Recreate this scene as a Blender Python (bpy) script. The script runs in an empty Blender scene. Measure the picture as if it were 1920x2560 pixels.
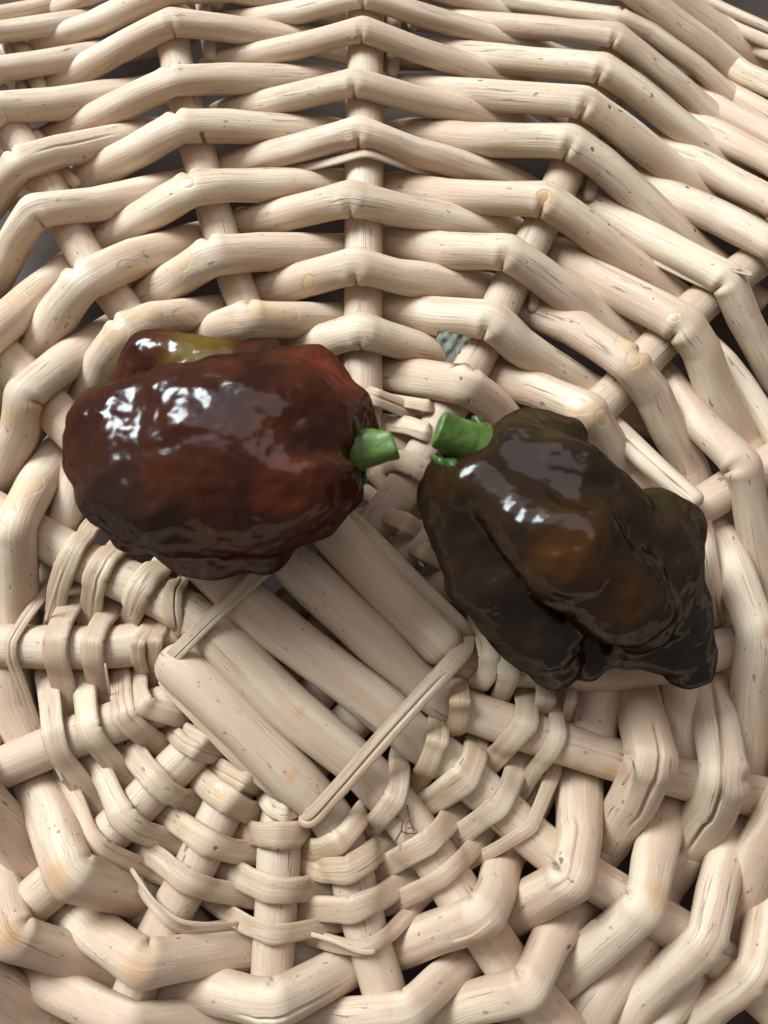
import bpy, bmesh, math, random
import numpy as np
from mathutils import Vector, noise
from mathutils.bvhtree import BVHTree

random.seed(7)
rng = np.random.default_rng(7)
SC = bpy.context.scene
COL = SC.collection

# ------------------------------------------------------------------ camera, light, exposure
TILT = math.radians(9.0)      # optical axis against the basket's normal
DIST = 0.14                   # metres from lens to the basket plane on the axis
FPX = 1922.0                  # focal length in photo pixels (photo 1920 x 2560)
cam_d = bpy.data.cameras.new('camera')
cam = bpy.data.objects.new('camera', cam_d); COL.objects.link(cam)
cam.location = (0, -DIST * math.sin(TILT), DIST * math.cos(TILT))
cam.rotation_euler = (TILT, 0, 0)
cam_d.sensor_fit = 'VERTICAL'; cam_d.sensor_height = 36.0
cam_d.lens = 36.0 * FPX / 2560.0
cam_d.clip_start = 0.002; cam_d.clip_end = 20
cam_d.dof.use_dof = True
cam_d.dof.focus_distance = 0.135
cam_d.dof.aperture_fstop = (cam_d.lens / 1000) / 0.0014
SC.camera = cam

W = bpy.data.worlds.new('World'); SC.world = W; W.use_nodes = True
bg = W.node_tree.nodes['Background']
bg.inputs['Color'].default_value = (1.0, 0.94, 0.90, 1)
bg.inputs['Strength'].default_value = 0.23

LAZ, LEL, LDIST = math.radians(134), math.radians(38), 0.85
ld = bpy.data.lights.new('window_light', 'AREA'); ld.shape = 'RECTANGLE'
ld.size = 0.33; ld.size_y = 0.35; ld.energy = 13.4; ld.color = (0.86, 0.96, 1.0)
lo = bpy.data.objects.new('window_light', ld); COL.objects.link(lo)
lo.location = (LDIST * math.cos(LEL) * math.cos(LAZ), LDIST * math.cos(LEL) * math.sin(LAZ), LDIST * math.sin(LEL))
lo.rotation_euler = (-Vector(lo.location)).to_track_quat('-Z', 'Y').to_euler()

# pale ceiling of the room, lit by the window
cd_ = bpy.data.lights.new('ceiling_light', 'AREA'); cd_.shape = 'RECTANGLE'; cd_.size = 1.1; cd_.size_y = .9; cd_.energy = 4.8; cd_.color = (0.97, 0.92, 1.0)
co = bpy.data.objects.new('ceiling_light', cd_); COL.objects.link(co); co.location = (.10, .62, 1.0)
co.rotation_euler = (-Vector(co.location)).to_track_quat('-Z', 'Y').to_euler()

vs = SC.view_settings
vs.view_transform = 'Standard'; vs.look = 'None'; vs.exposure = 0.0; vs.gamma = 1.0

# ------------------------------------------------------------------ photo -> place
FW = np.array([0, math.sin(TILT), -math.cos(TILT)])
UP = np.array([0, math.cos(TILT), math.sin(TILT)])
CP = np.array([0, -math.sin(TILT), math.cos(TILT)]) * DIST
OFF = dict(c1=(0, 0), c2=(560, 0), c3=(1120, 0), c4=(0, 480), c5=(560, 480), c6=(1120, 480), d1=(0, 1000), d2=(560, 1000), d3=(1120, 1000),
           e1=(0, 1480), e2=(560, 1480), e3=(1120, 1480), f1=(0, 1920), f2=(560, 1920), f3=(1120, 1920), s=None)
CS = 2.07375
def to_src(c, x, y):
    o = OFF[c]
    return (x, y) if o is None else (o[0] + x / CS, o[1] + y / CS)
def at(px, py, z):
    """point of the place at height z (m) that a spot of the photo (full-size pixels) shows"""
    d = FW + np.array([(px - 960) / FPX, 0, 0]) - UP * (py - 1280) / FPX
    t = (z - CP[2]) / d[2]
    return CP + t * d
def mpp(p):
    return float(np.dot(p - CP, FW)) / FPX          # metres per photo pixel at a point

# ------------------------------------------------------------------ materials
def new_mat(name):
    m = bpy.data.materials.new(name); m.use_nodes = True
    nt = m.node_tree; nt.nodes.clear()
    out = nt.nodes.new('ShaderNodeOutputMaterial')
    b = nt.nodes.new('ShaderNodeBsdfPrincipled')
    nt.links.new(b.outputs[0], out.inputs['Surface'])
    return m, nt, b
class NT:
    def __init__(s, nt): s.nt = nt
    def n(s, t, **kw):
        x = s.nt.nodes.new(t)
        for k, v in kw.items(): setattr(x, k, v)
        return x
    def l(s, a, b): s.nt.links.new(a, b)
    def val(s, sock, v):
        if hasattr(v, 'is_linked') or hasattr(v, 'links'): s.l(v, sock)
        else: sock.default_value = v
    def math(s, op, a, b=0.0, c=0.0, clamp=False):
        x = s.n('ShaderNodeMath', operation=op, use_clamp=clamp)
        s.val(x.inputs[0], a); s.val(x.inputs[1], b); s.val(x.inputs[2], c)
        return x.outputs[0]
    def mix(s, f, a, b, mode='MIX'):
        x = s.n('ShaderNodeMix', data_type='RGBA', blend_type=mode)
        s.val(x.inputs[0], f)
        for sock, v in ((x.inputs[6], a), (x.inputs[7], b)):
            if isinstance(v, tuple): sock.default_value = (*v, 1)
            else: s.l(v, sock)
        return x.outputs[2]
    def noise(s, vec, scale, detail=2, rough=.5, dist=0.0, w=None):
        x = s.n('ShaderNodeTexNoise', noise_dimensions='4D' if w is not None else '3D')
        s.l(vec, x.inputs['Vector']); x.inputs['Scale'].default_value = scale
        x.inputs['Detail'].default_value = detail; x.inputs['Roughness'].default_value = rough
        x.inputs['Distortion'].default_value = dist
        if w is not None: s.val(x.inputs['W'], w)
        return x.outputs[0]
    def ramp(s, f, lo, hi, smooth=True):
        x = s.n('ShaderNodeMapRange', interpolation_type='SMOOTHSTEP' if smooth else 'LINEAR')
        s.val(x.inputs[0], f); x.inputs[1].default_value = lo; x.inputs[2].default_value = hi
        return x.outputs[0]
    def comb(s, a, b, c):
        x = s.n('ShaderNodeCombineXYZ')
        s.val(x.inputs[0], a); s.val(x.inputs[1], b); s.val(x.inputs[2], c)
        return x.outputs[0]

def willow(name, pale, tan, rough=.5):
    """peeled willow: UV x = metres along the rod, y = turn around it"""
    m, nt, b = new_mat(name); N = NT(nt)
    uv = N.n('ShaderNodeUVMap'); uv.uv_map = 'UVMap'
    sp = N.n('ShaderNodeSeparateXYZ'); N.l(uv.outputs[0], sp.inputs[0])
    u, v = sp.outputs[0], sp.outputs[1]
    a = N.math('MULTIPLY', v, 2 * math.pi)
    cx, sx = N.math('COSINE', a), N.math('SINE', a)
    rnd = N.n('ShaderNodeObjectInfo').outputs['Random']
    w = N.math('MULTIPLY', rnd, 57.0)
    fib = N.comb(N.math('MULTIPLY', u, 60.0), N.math('MULTIPLY', cx, 8.0), N.math('MULTIPLY', sx, 8.0))
    fine = N.comb(N.math('MULTIPLY', u, 170.0), N.math('MULTIPLY', cx, 26.0), N.math('MULTIPLY', sx, 26.0))
    spot = N.comb(N.math('MULTIPLY', u, 300.0), N.math('MULTIPLY', cx, 2.6), N.math('MULTIPLY', sx, 2.6))
    big = N.noise(N.comb(N.math('MULTIPLY', u, 28.0), cx, sx), 1.0, 3, .55, w=w)
    f1 = N.noise(fib, 1.0, 4, .6, w=w)
    f2 = N.noise(fine, 1.0, 3, .65, w=w)
    s1 = N.noise(spot, 1.0, 2, .55, w=w)
    s2 = N.noise(N.comb(N.math('MULTIPLY', u, 900.0), N.math('MULTIPLY', cx, 5.5), N.math('MULTIPLY', sx, 5.5)), 1.0, 1, .5, w=w)
    col = N.mix(N.ramp(big, .38, .60), pale, tan)
    col = N.mix(N.math('MULTIPLY', N.ramp(f1, .50, .78), .35), col, (.40, .26, .17))
    col = N.mix(N.math('MULTIPLY', N.ramp(f2, .50, .74), .45), col, (.36, .25, .18))
    col = N.mix(N.math('MULTIPLY', N.ramp(f2, .44, .20), .22), col, (.76, .69, .59))
    col = N.mix(N.math('MULTIPLY', N.ramp(rnd, 0, 1, False), .45), col, (.47, .345, .26))
    ln = N.noise(N.comb(N.math('MULTIPLY', u, 26.0), N.math('MULTIPLY', cx, 3.2), N.math('MULTIPLY', sx, 3.2)), 1.0, 2, .5, w=w)
    lm = N.noise(N.comb(N.math('MULTIPLY', u, 70.0), cx, sx), 1.0, 1, .5, w=N.math('ADD', w, 9.0))
    line = N.math('MULTIPLY', N.ramp(N.math('ABSOLUTE', N.math('SUBTRACT', ln, .5)), .011, .003), N.ramp(lm, .56, .64))
    col = N.mix(N.math('MULTIPLY', line, .7), col, (.20, .115, .07))
    # brown scars and pin specks of the wood
    col = N.mix(N.math('MULTIPLY', N.ramp(s1, .685, .74), .7), col, (.17, .095, .05))
    col = N.mix(N.math('MULTIPLY', N.ramp(s2, .71, .76), .6), col, (.12, .07, .04))
    # varnish that ran and dried: attribute carries distance to each drip
    at_ = N.n('ShaderNodeAttribute'); at_.attribute_name = 'drip'
    geo = N.n('ShaderNodeTexCoord')
    dn = N.noise(geo.outputs['Object'], 170.0, 2, .5)
    dr = N.math('ADD', at_.outputs['Fac'], N.math('MULTIPLY', N.math('SUBTRACT', dn, .5), .8))
    drip = N.ramp(dr, .48, .60)
    edge = N.math('MULTIPLY', N.ramp(dr, .46, .53), N.math('SUBTRACT', 1.0, N.ramp(dr, .54, .66)))
    col = N.mix(N.math('MULTIPLY', drip, .30), col, (.66, .43, .19))
    col = N.mix(N.math('MULTIPLY', edge, .10), col, (.42, .23, .07))
    st_ = N.n('ShaderNodeAttribute'); st_.attribute_name = 'stain'
    stn = N.math('ADD', st_.outputs['Fac'], N.math('MULTIPLY', N.math('SUBTRACT', f1, .5), .5))
    col = N.mix(N.math('MULTIPLY', N.ramp(stn, .45, .95), .62), col, (.50, .27, .10))
    dk_ = N.n('ShaderNodeAttribute'); dk_.attribute_name = 'scar'
    dkn = N.math('ADD', dk_.outputs['Fac'], N.math('MULTIPLY', N.math('SUBTRACT', N.noise(geo.outputs['Object'], 1300.0, 2, .5), .5), .7))
    col = N.mix(N.math('MULTIPLY', N.ramp(dkn, .45, .75), .85), col, (.10, .05, .025))
    N.l(col, b.inputs['Base Color'])
    r = N.math('ADD', rough - .12, N.math('MULTIPLY', f1, .28))
    r = N.math('MULTIPLY', r, N.math('SUBTRACT', 1.0, N.math('MULTIPLY', drip, .45)))
    N.l(r, b.inputs['Roughness'])
    b.inputs['Specular IOR Level'].default_value = .55
    b.inputs['Subsurface Weight'].default_value = 0.0
    h = N.math('ADD', N.math('MULTIPLY', f2, .5), N.math('MULTIPLY', f1, .45))
    h = N.math('SUBTRACT', h, N.math('MULTIPLY', N.ramp(s1, .70, .82), .9))
    h = N.math('SUBTRACT', h, N.math('MULTIPLY', line, .9))
    h = N.math('SUBTRACT', h, N.math('MULTIPLY', N.ramp(dkn, .45, .75), .9))
    h = N.math('MULTIPLY', h, N.math('SUBTRACT', 1.0, N.math('MULTIPLY', drip, .8)))
    h = N.math('ADD', h, N.math('MULTIPLY', N.ramp(dr, .48, .80), .25))
    bp = N.n('ShaderNodeBump'); bp.inputs['Strength'].default_value = .6; bp.inputs['Distance'].default_value = .00040
    N.l(h, bp.inputs['Height']); N.l(bp.outputs[0], b.inputs['Normal'])
    return m
M_ROD = willow('peeled_willow', (.74, .605, .44), (.545, .385, .26))
M_STAKE = willow('stake_willow', (.67, .535, .39), (.555, .40, .275))
M_SKEIN = willow('split_willow', (.67, .54, .37), (.50, .34, .21), .36)

# ------------------------------------------------------------------ swept rods
DRIPS = [('c4', 1430, 625, 90), ('c4', 1350, 625, 70), ('c4', 1500, 620, 60), ('c4', 690, 650, 60), ('c4', 630, 760, 80), ('c4', 800, 640, 60), ('c4', 930, 620, 60),
         ('c4', 680, 390, 50), ('c4', 720, 360, 40), ('c4', 950, 370, 60), ('c4', 920, 420, 40), ('c4', 70, 530, 60), ('d1', 90, 470, 80), ('d1', 150, 430, 50), ('d1', 80, 580, 60),
         ('c5', 1480, 615, 60), ('c5', 440, 440, 40), ('c6', 900, 790, 60), ('c6', 940, 900, 50), ('c6', 660, 1130, 70), ('c6', 780, 1180, 50), ('c6', 1150, 680, 40),
         ('e1', 1110, 1050, 50), ('c1', 990, 980, 40), ('c6', 480, 60, 35), ('f1', 60, 1010-1010+30, 10)]
STAINS = [('f1', 340, 530, 120), ('f1', 750, 1000, 130), ('f1', 90, 830, 110), ('f1', 20, 850, 80), ('d3', 1640, 1200, 90), ('c6', 490, 60, 60), ('f3', 1070, 640, 90),
          ('e3', 870, 950, 60), ('e3', 710, 930, 40), ('c6', 990, 930, 70), ('d3', 740, 90, 90), ('f2', 1290, 880, 90), ('c1', 990, 970, 60), ('c5', 900, 260, 90), ('c4', 210, 1140, 90),
          ('c4', 60, 1180, 80), ('c6', 300, 980, 60), ('f3', 190, 860, 70), ('e2', 90, 610, 30), ('e2', 400, 620, 50), ('e2', 350, 950, 60)]
SCARS = [('c5', 1215, 1000, 16), ('c5', 1255, 1100, 16), ('c6', 1480, 440, 16), ('f3', 570, 460, 16), ('f3', 620, 540, 16), ('c1', 600, 390, 14), ('c1', 740, 215, 14), ('c1', 690, 250, 10),
         ('c2', 1340, 360, 14), ('c4', 735, 295, 16), ('c1', 1050, 705, 16), ('c3', 540, 880, 16), ('f1', 835, 1045, 14), ('f1', 1110, 430, 14), ('c1', 265, 1200, 16), ('e1', 570, 815, 18), ('e1', 720, 935, 14),
         ('c3', 740, 805, 16), ('c6', 930, 185, 14), ('c6', 850, 150, 12), ('c6', 1350, 115, 14), ('c6', 1300, 95, 14), ('c3', 1290, 900, 16), ('c3', 890, 590, 16), ('c3', 830, 580, 14), ('f3', 650, 970, 16)]
def field(lst):
    c = []
    for k, x, y, r in lst:
        p = at(*to_src(k, x, y), .006); c.append((*p[:2], r / CS * mpp(p)))
    return np.array(c)
FIELDS = {'drip': field(DRIPS), 'stain': field(STAINS), 'scar': field(SCARS)}

def smooth_path(P, Wd, sig, step):
    """resample a polyline and round its corners (sig = rounding length)"""
    P = np.asarray(P, float); d = np.r_[0, np.cumsum(np.linalg.norm(np.diff(P, axis=0), axis=1))]
    n = max(8, int(d[-1] / step)); s = np.linspace(0, d[-1], n)
    Q = np.stack([np.interp(s, d, P[:, i]) for i in range(3)], 1); w = np.interp(s, d, Wd)
    k = max(1, int(round(3 * sig / (s[1] - s[0])))); g = np.exp(-.5 * (np.arange(-k, k + 1) / max(k / 3, .3)) ** 2); g /= g.sum()
    pad = np.concatenate([2 * Q[0] - Q[k:0:-1] if len(Q) > k else np.repeat(Q[:1], k, 0), Q, 2 * Q[-1] - Q[-2:-k - 2:-1] if len(Q) > k + 1 else np.repeat(Q[-1:], k, 0)])
    if len(pad) == n + 2 * k:
        Q = np.stack([np.convolve(pad[:, i], g, 'valid') for i in range(3)], 1)
    return Q, w, s

def vnoise(x, seed):
    """smooth 1-D noise"""
    r = np.random.default_rng(seed).uniform(-1, 1, 4096)
    i = np.floor(x).astype(int); f = x - i; f = f * f * (3 - 2 * f)
    return r[i % 4096] * (1 - f) + r[(i + 1) % 4096] * f

def sweep(name, P, Wd, mat, parent, crease=.30, aspect=1.0, seg=20, sig=None, step=.0007, kinks=(), crack=None, lump=.05, roll=0.0, power=2.0, seed=None):
    seed = seed if seed is not None else int(rng.integers(1e6))
    Wd = np.asarray(Wd, float)
    sig = sig if sig is not None else .075 * Wd.mean()
    Q, w, s = smooth_path(P, Wd, sig, step)
    n = len(Q)
    T = np.gradient(Q, axis=0); T /= np.linalg.norm(T, axis=1)[:, None]
    Z = np.array([0, 0, 1.0]); Nn = Z - T * T[:, 2:3]; Nn /= np.maximum(np.linalg.norm(Nn, axis=1), 1e-6)[:, None]
    B = np.cross(Nn, T)
    ph = np.arange(seg) * 2 * math.pi / seg
    if crack is not None and seg < 100: seg = 110; ph = np.arange(seg) * 2 * math.pi / seg
    a = w / 2; bb = w / 2 * aspect
    a = a * (1 + lump * vnoise(s / .007 + 3, seed)); bb = bb * (1 + lump * vnoise(s / .006 + 9, seed + 1))
    for kp in kinks:                                        # the rod flattens and widens where it folds
        dk = np.linalg.norm(Q - kp, axis=1); g = np.exp(-(dk / (.45 * w)) ** 2)
        a = a * (1 + .07 * g); bb = bb * (1 - .10 * g)
    e = np.clip(np.minimum(s, s[-1] - s) / (.25 * w + 1e-9), 0, 1); e = .55 + .45 * np.sqrt(np.clip(e, 0, 1))
    c, si = np.cos(ph), np.sin(ph)
    cu = np.sign(c) * np.abs(c) ** (2 / power); su = np.sign(si) * np.abs(si) ** (2 / power)
    R = np.ones((n, seg))
    for k in (2, 3, 5):                                     # uneven, slightly facetted cross-section
        R += lump * .5 / k * np.cos(k * ph[None] + 3 * vnoise(s / .02 + k * 7, seed + k)[:, None] + seed % 7)
    R += .010 * np.interp(np.arange(seg) * 20 / seg, np.arange(21), np.r_[(rn := rng.normal(size=20)), rn[:1]])[None]
    if crack is not None:
        for (phi, dep, w0, s0, s1) in crack:
            pc = phi + .10 * vnoise(s / .02, seed + 31)
            dd = np.abs((ph[None] - pc[:, None] + math.pi) % (2 * math.pi) - math.pi)
            L = s / s[-1]; m = np.clip((L - s0) / .06, 0, 1) * np.clip((s1 - L) / .06, 0, 1)
            R -= dep * m[:, None] * np.clip(1 - dd / w0, 0, 1) ** .7
    Cv = np.gradient(T, axis=0); cl = np.linalg.norm(Cv, axis=1)
    for kp in kinks:                                        # crease on the inside of each fold
        dk = np.linalg.norm(Q - kp, axis=1); i0 = int(np.argmin(dk)); cdir = Cv[max(0, i0 - 2):i0 + 3].sum(0); cdir[2] = 0
        cdir /= np.linalg.norm(cdir) + 1e-9
        inn = np.clip((c[None] * (B @ cdir)[:, None] + si[None] * (Nn @ cdir)[:, None] + .25), 0, 1)
        R -= crease * inn * np.exp(-((s - s[i0]) / (.075 * w)) ** 2)[:, None]
        R += .05 * inn * np.exp(-((np.abs(s - s[i0]) - .22 * w) / (.12 * w)) ** 2)[:, None]
    th = roll
    ca, sa = math.cos(th), math.sin(th)
    ox = (R * cu[None]) * a[:, None] * e[:, None]; oy = (R * su[None]) * bb[:, None] * e[:, None]
    X, Y = ox * ca - oy * sa, ox * sa + oy * ca
    V = Q[:, None] + X[..., None] * B[:, None] + Y[..., None] * Nn[:, None]
    verts = V.reshape(-1, 3)
    i = np.arange(n - 1)[:, None] * seg; j = np.arange(seg)[None]; j2 = (j + 1) % seg
    F = np.stack([i + j, i + j2, i + seg + j2, i + seg + j], -1).reshape(-1, 4)
    me = bpy.data.meshes.new(name)
    faces = F.tolist() + [list(range(seg))[::-1], list(range((n - 1) * seg, n * seg))]
    base = verts.mean(0) if parent is None else np.zeros(3)
    me.from_pydata(verts.tolist(), [], faces)
    uvl = me.uv_layers.new(name='UVMap')
    li = np.empty(len(me.loops), np.int32); me.loops.foreach_get('vertex_index', li)
    ring, ang = li // seg, (li % seg) / seg
    nq = len(F) * 4
    wrap = np.zeros(len(li)); q = ang[:nq].reshape(-1, 4); wr = (q.max(1) - q.min(1)) > .5
    q2 = q.copy(); q2[wr] = np.where(q[wr] < .5, q[wr] + 1, q[wr]); ang[:nq] = q2.reshape(-1)
    uvl.data.foreach_set('uv', np.stack([s[ring] + (seed % 97) * .37, ang], 1).ravel())
    for key, C in FIELDS.items():
        dd = np.hypot(verts[:, None, 0] - C[None, :, 0], verts[:, None, 1] - C[None, :, 1]) / C[None, :, 2]
        val = np.clip(1 - .5 * dd, 0, 1).max(1) * (verts[:, 2] > -.002)
        at_ = me.attributes.new(key, 'FLOAT', 'POINT'); at_.data.foreach_set('value', val.astype(np.float32))
    me.polygons.foreach_set('use_smooth', np.r_[np.ones(len(F), bool), [False, False]])
    me.materials.append(mat); me.update()
    o = bpy.data.objects.new(name, me); COL.objects.link(o); o.parent = parent
    return o

def prop(o, label=None, cat=None, group=None, kind=None):
    for k, v in (('label', label), ('category', cat), ('group', group), ('kind', kind)):
        if v: o[k] = v
    return o

# ------------------------------------------------------------------ table under the basket
def table():
    m, nt, b = new_mat('dark_table'); N = NT(nt)
    tc = N.n('ShaderNodeTexCoord').outputs['Object']
    n1 = N.noise(tc, 30.0, 4, .6)
    N.l(N.mix(n1, (.07, .054, .047), (.11, .086, .076)), b.inputs['Base Color']); b.inputs['Roughness'].default_value = .9; b.inputs['Specular IOR Level'].default_value = .1
    bm = bmesh.new(); bmesh.ops.create_grid(bm, x_segments=8, y_segments=8, size=.6)
    me = bpy.data.meshes.new('table'); bm.to_mesh(me); bm.free(); me.materials.append(m)
    o = bpy.data.objects.new('table', me); COL.objects.link(o); o.location.z = -.026
    prop(o, kind='structure')
table()

# ------------------------------------------------------------------ the basket
basket = bpy.data.objects.new('wicker_basket', None); COL.objects.link(basket)
basket.location = (0, 0, 0)
prop(basket, 'pale woven willow basket base under the two peppers', 'basket')

MM = .001
STAKES = []
OUTER = []
# stakes: photo positions along each rod, width in photo pixels
def stake(pts, w0, w1, name='stake', mat=None, crack=None, aspect=.95):
    P, Wd = [], []
    L = len(pts)
    for i, q in enumerate(pts):
        z = (q[2] if len(q) > 2 else 0) * MM
        p = at(q[0], q[1], z); P.append(p); Wd.append((w0 + (w1 - w0) * i / (L - 1)) * mpp(p) * (1.11 if z > .0023 else 1.0))
    if name != 'side_stick':
        for e in (0, -1):                                   # stakes run on beyond the picture
            q = pts[e]
            if not (-20 < q[0] < 1940 and -20 < q[1] < 2580):
                a, b = P[e], P[1 if e == 0 else -2]; v = (a - b) * np.array([1, 1, 0]); v /= np.linalg.norm(v)
                if e == 0: P.insert(0, a + v * .055); Wd.insert(0, Wd[0] * .9)
                else: P.append(a + v * .055); Wd.append(Wd[-1] * .9)
                OUTER.append((a, v))
        d = np.r_[0, np.cumsum(np.linalg.norm(np.diff(np.array(P), axis=0), axis=1))]; t = np.linspace(0, d[-1], max(4, int(d[-1] / .001)))
        STAKES.append((np.stack([np.interp(t, d, np.array(P)[:, i]) for i in range(3)], 1), np.interp(t, d, Wd) / 2))
    return sweep(name, P, Wd, mat or M_STAKE, basket, aspect=aspect, seg=22, sig=.004, step=.0012, lump=.03, crack=crack)
# bars over the centre cross (with the stakes they run on into)
stake([(640, 1090, 2), (730, 1214, 3), (836, 1336, 3.4), (958, 1465, 3.6), (1090, 1593, 3.6), (1128, 1638, 3.2)], 108, 106, 'cross_bar')
stake([(380, 1000, -1), (560, 1230, 2), (724, 1400, 3.6), (849, 1521, 3.8), (946, 1610, 3.6), (1033, 1692, 1.8), (1095, 1752, .3), (1236, 1800, 0), (1486, 1885, 0), (1713, 1948, 0), (1891, 1991, 0), (2080, 2030, 0)], 108, 106, 'cross_bar')
stake([(-160, 740, 0), (-60, 832, 0), (39, 917, 0), (145, 1039, 0), (300, 1190, 0), (460, 1362, 2), (569, 1458, 3.5), (656, 1543, 3.8), (830, 1673, 3.8), (970, 1775, 2.4), (1023, 1837, .7), (1114, 1895, 0), (1192, 1962, 0), (1274, 2036, 0), (1337, 2104, 0), (1501, 2209, 0), (1689, 2320, 0), (1810, 2400, 0), (1901, 2485, 0), (2000, 2580, 0)], 108, 108, 'cross_bar')
stake([(-160, 1205, 0), (-80, 1245, 0), (0, 1290, 0), (125, 1352, 0), (217, 1410, 0), (395, 1487, .5), (482, 1535, 2), (579, 1620, 3.6), (699, 1750, 3.8), (777, 1818, 3.8), (897, 1909, 2.0), (950, 1965, .5), (1023, 2054, 0), (1095, 2151, 0), (1139, 2233, 0), (1235, 2354, 0), (1270, 2430, 0), (1360, 2520, 0), (1450, 2640, 0)], 104, 120, 'cross_bar')
stake([(418, 1636, 1.2), (440, 1660, 2.6), (482, 1692, 3.7), (627, 1837, 3.9), (752, 1967, 2.8), (800, 2005, .9), (844, 2050, 0), (870, 2120, 0), (888, 2228, 0), (917, 2335, 0), (950, 2441, 0), (980, 2540, 0), (1010, 2680, 0)], 112, 110, 'cross_bar')
# bars under the cross
stake([(-160, 1604, 0), (-60, 1612, 0), (96, 1618, 0), (289, 1620, -.5), (419, 1602, -2), (520, 1520, -4), (700, 1330, -4.5), (860, 1180, -3.5), (915, 1080, -1.5), (906, 980, 0), (908, 900, 0), (912, 300, 0), (914, 0, 0), (916, -160, 0)], 110, 92, 'cross_stake')
stake([(-160, 1985, 0), (-60, 1945, 0), (63, 1895, 0), (174, 1845, 0), (270, 1810, 0), (366, 1779, -.6), (480, 1740, -2.5), (600, 1640, -4.3), (780, 1460, -4.4), (900, 1350, -3.5), (970, 1280, -1.5), (1020, 1200, 0), (1075, 1100, 0), (1197, 890, 0), (1279, 702, 0), (1351, 571, 0), (1419, 424, 0), (1501, 212, 0), (1535, 135, 0), (1568, 14, 0), (1600, -140, 0)], 108, 86, 'cross_stake')
stake([(-120, 2440, 0), (0, 2325, 0), (111, 2229, 0), (200, 2148, 0), (289, 2073, 0), (362, 1996, 0), (463, 1890, -.6), (560, 1810, -3), (700, 1690, -4.4), (900, 1480, -4.4), (1010, 1385, -3), (1100, 1330, -1), (1300, 1190, 0), (1530, 991, 0), (1641, 866, 0), (1747, 760, 0), (1882, 658, 0), (2040, 540, 0)], 116, 92, 'cross_stake')
stake([(240, 2720, 0), (290, 2600, 0), (333, 2489, 0), (390, 2345, 0), (444, 2257, 0), (497, 2150, 0), (545, 2040, -.4), (610, 1925, -2.5), (720, 1800, -4.4), (900, 1620, -4.4), (1070, 1480, -3), (1200, 1440, -1), (1560, 1375, 0), (1781, 1248, 0), (1891, 1180, 0), (2060, 1085, 0)], 118, 96, 'cross_stake')
stake([(672, 2720, 0), (676, 2600, 0), (680, 2426, 0), (690, 2290, 0), (697, 2150, 0), (700, 2040, -.6), (720, 1960, -2.8), (850, 1830, -4.4), (1000, 1680, -4.2), (1120, 1640, -2), (1250, 1665, -.4), (1500, 1680, 0), (1602, 1672, 0), (1819, 1620, 0), (2040, 1560, 0)], 112, 98, 'cross_stake')
# stakes that start under the left pepper
stake([(760, 1130, -3), (690, 950, -1), (640, 830, 0), (598, 735, 0), (540, 550, 0), (497, 386, 0), (463, 260, 0), (434, 120, 0), (410, -20, 0), (380, -160, 0)], 88, 84)
stake([(640, 1200, -3), (500, 1040, -1), (400, 905, 0), (309, 769, 0), (203, 629, 0), (120, 463, 0), (40, 345, 0), (0, 285, 0), (-60, 160, 0)], 96, 88)
# thin side sticks pushed in beside the stakes
for pts, w in (([(500, -60), (508, 20), (521, 100), (527, 155)], 40), ([(540, -40), (545, 10), (548, 36)], 30), ([(983, 20), (985, 120), (980, 195)], 38), ([(1020, -30), (1032, 60), (1040, 90)], 32),
               ([(50, 110), (90, 200), (110, 240), (118, 300)], 44), ([(80, 330), (150, 420), (197, 470)], 40), ([(0, 60), (45, 170), (60, 240)], 34), ([(1600, 90), (1570, 220), (1545, 300)], 36), ([(1512, 330), (1490, 400), (1470, 505)], 40), ([(1348, 700), (1335, 760), (1325, 800)], 34)):
    stake([(x, y, -1) for x, y in pts], w, w * .9, 'side_stick')

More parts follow.
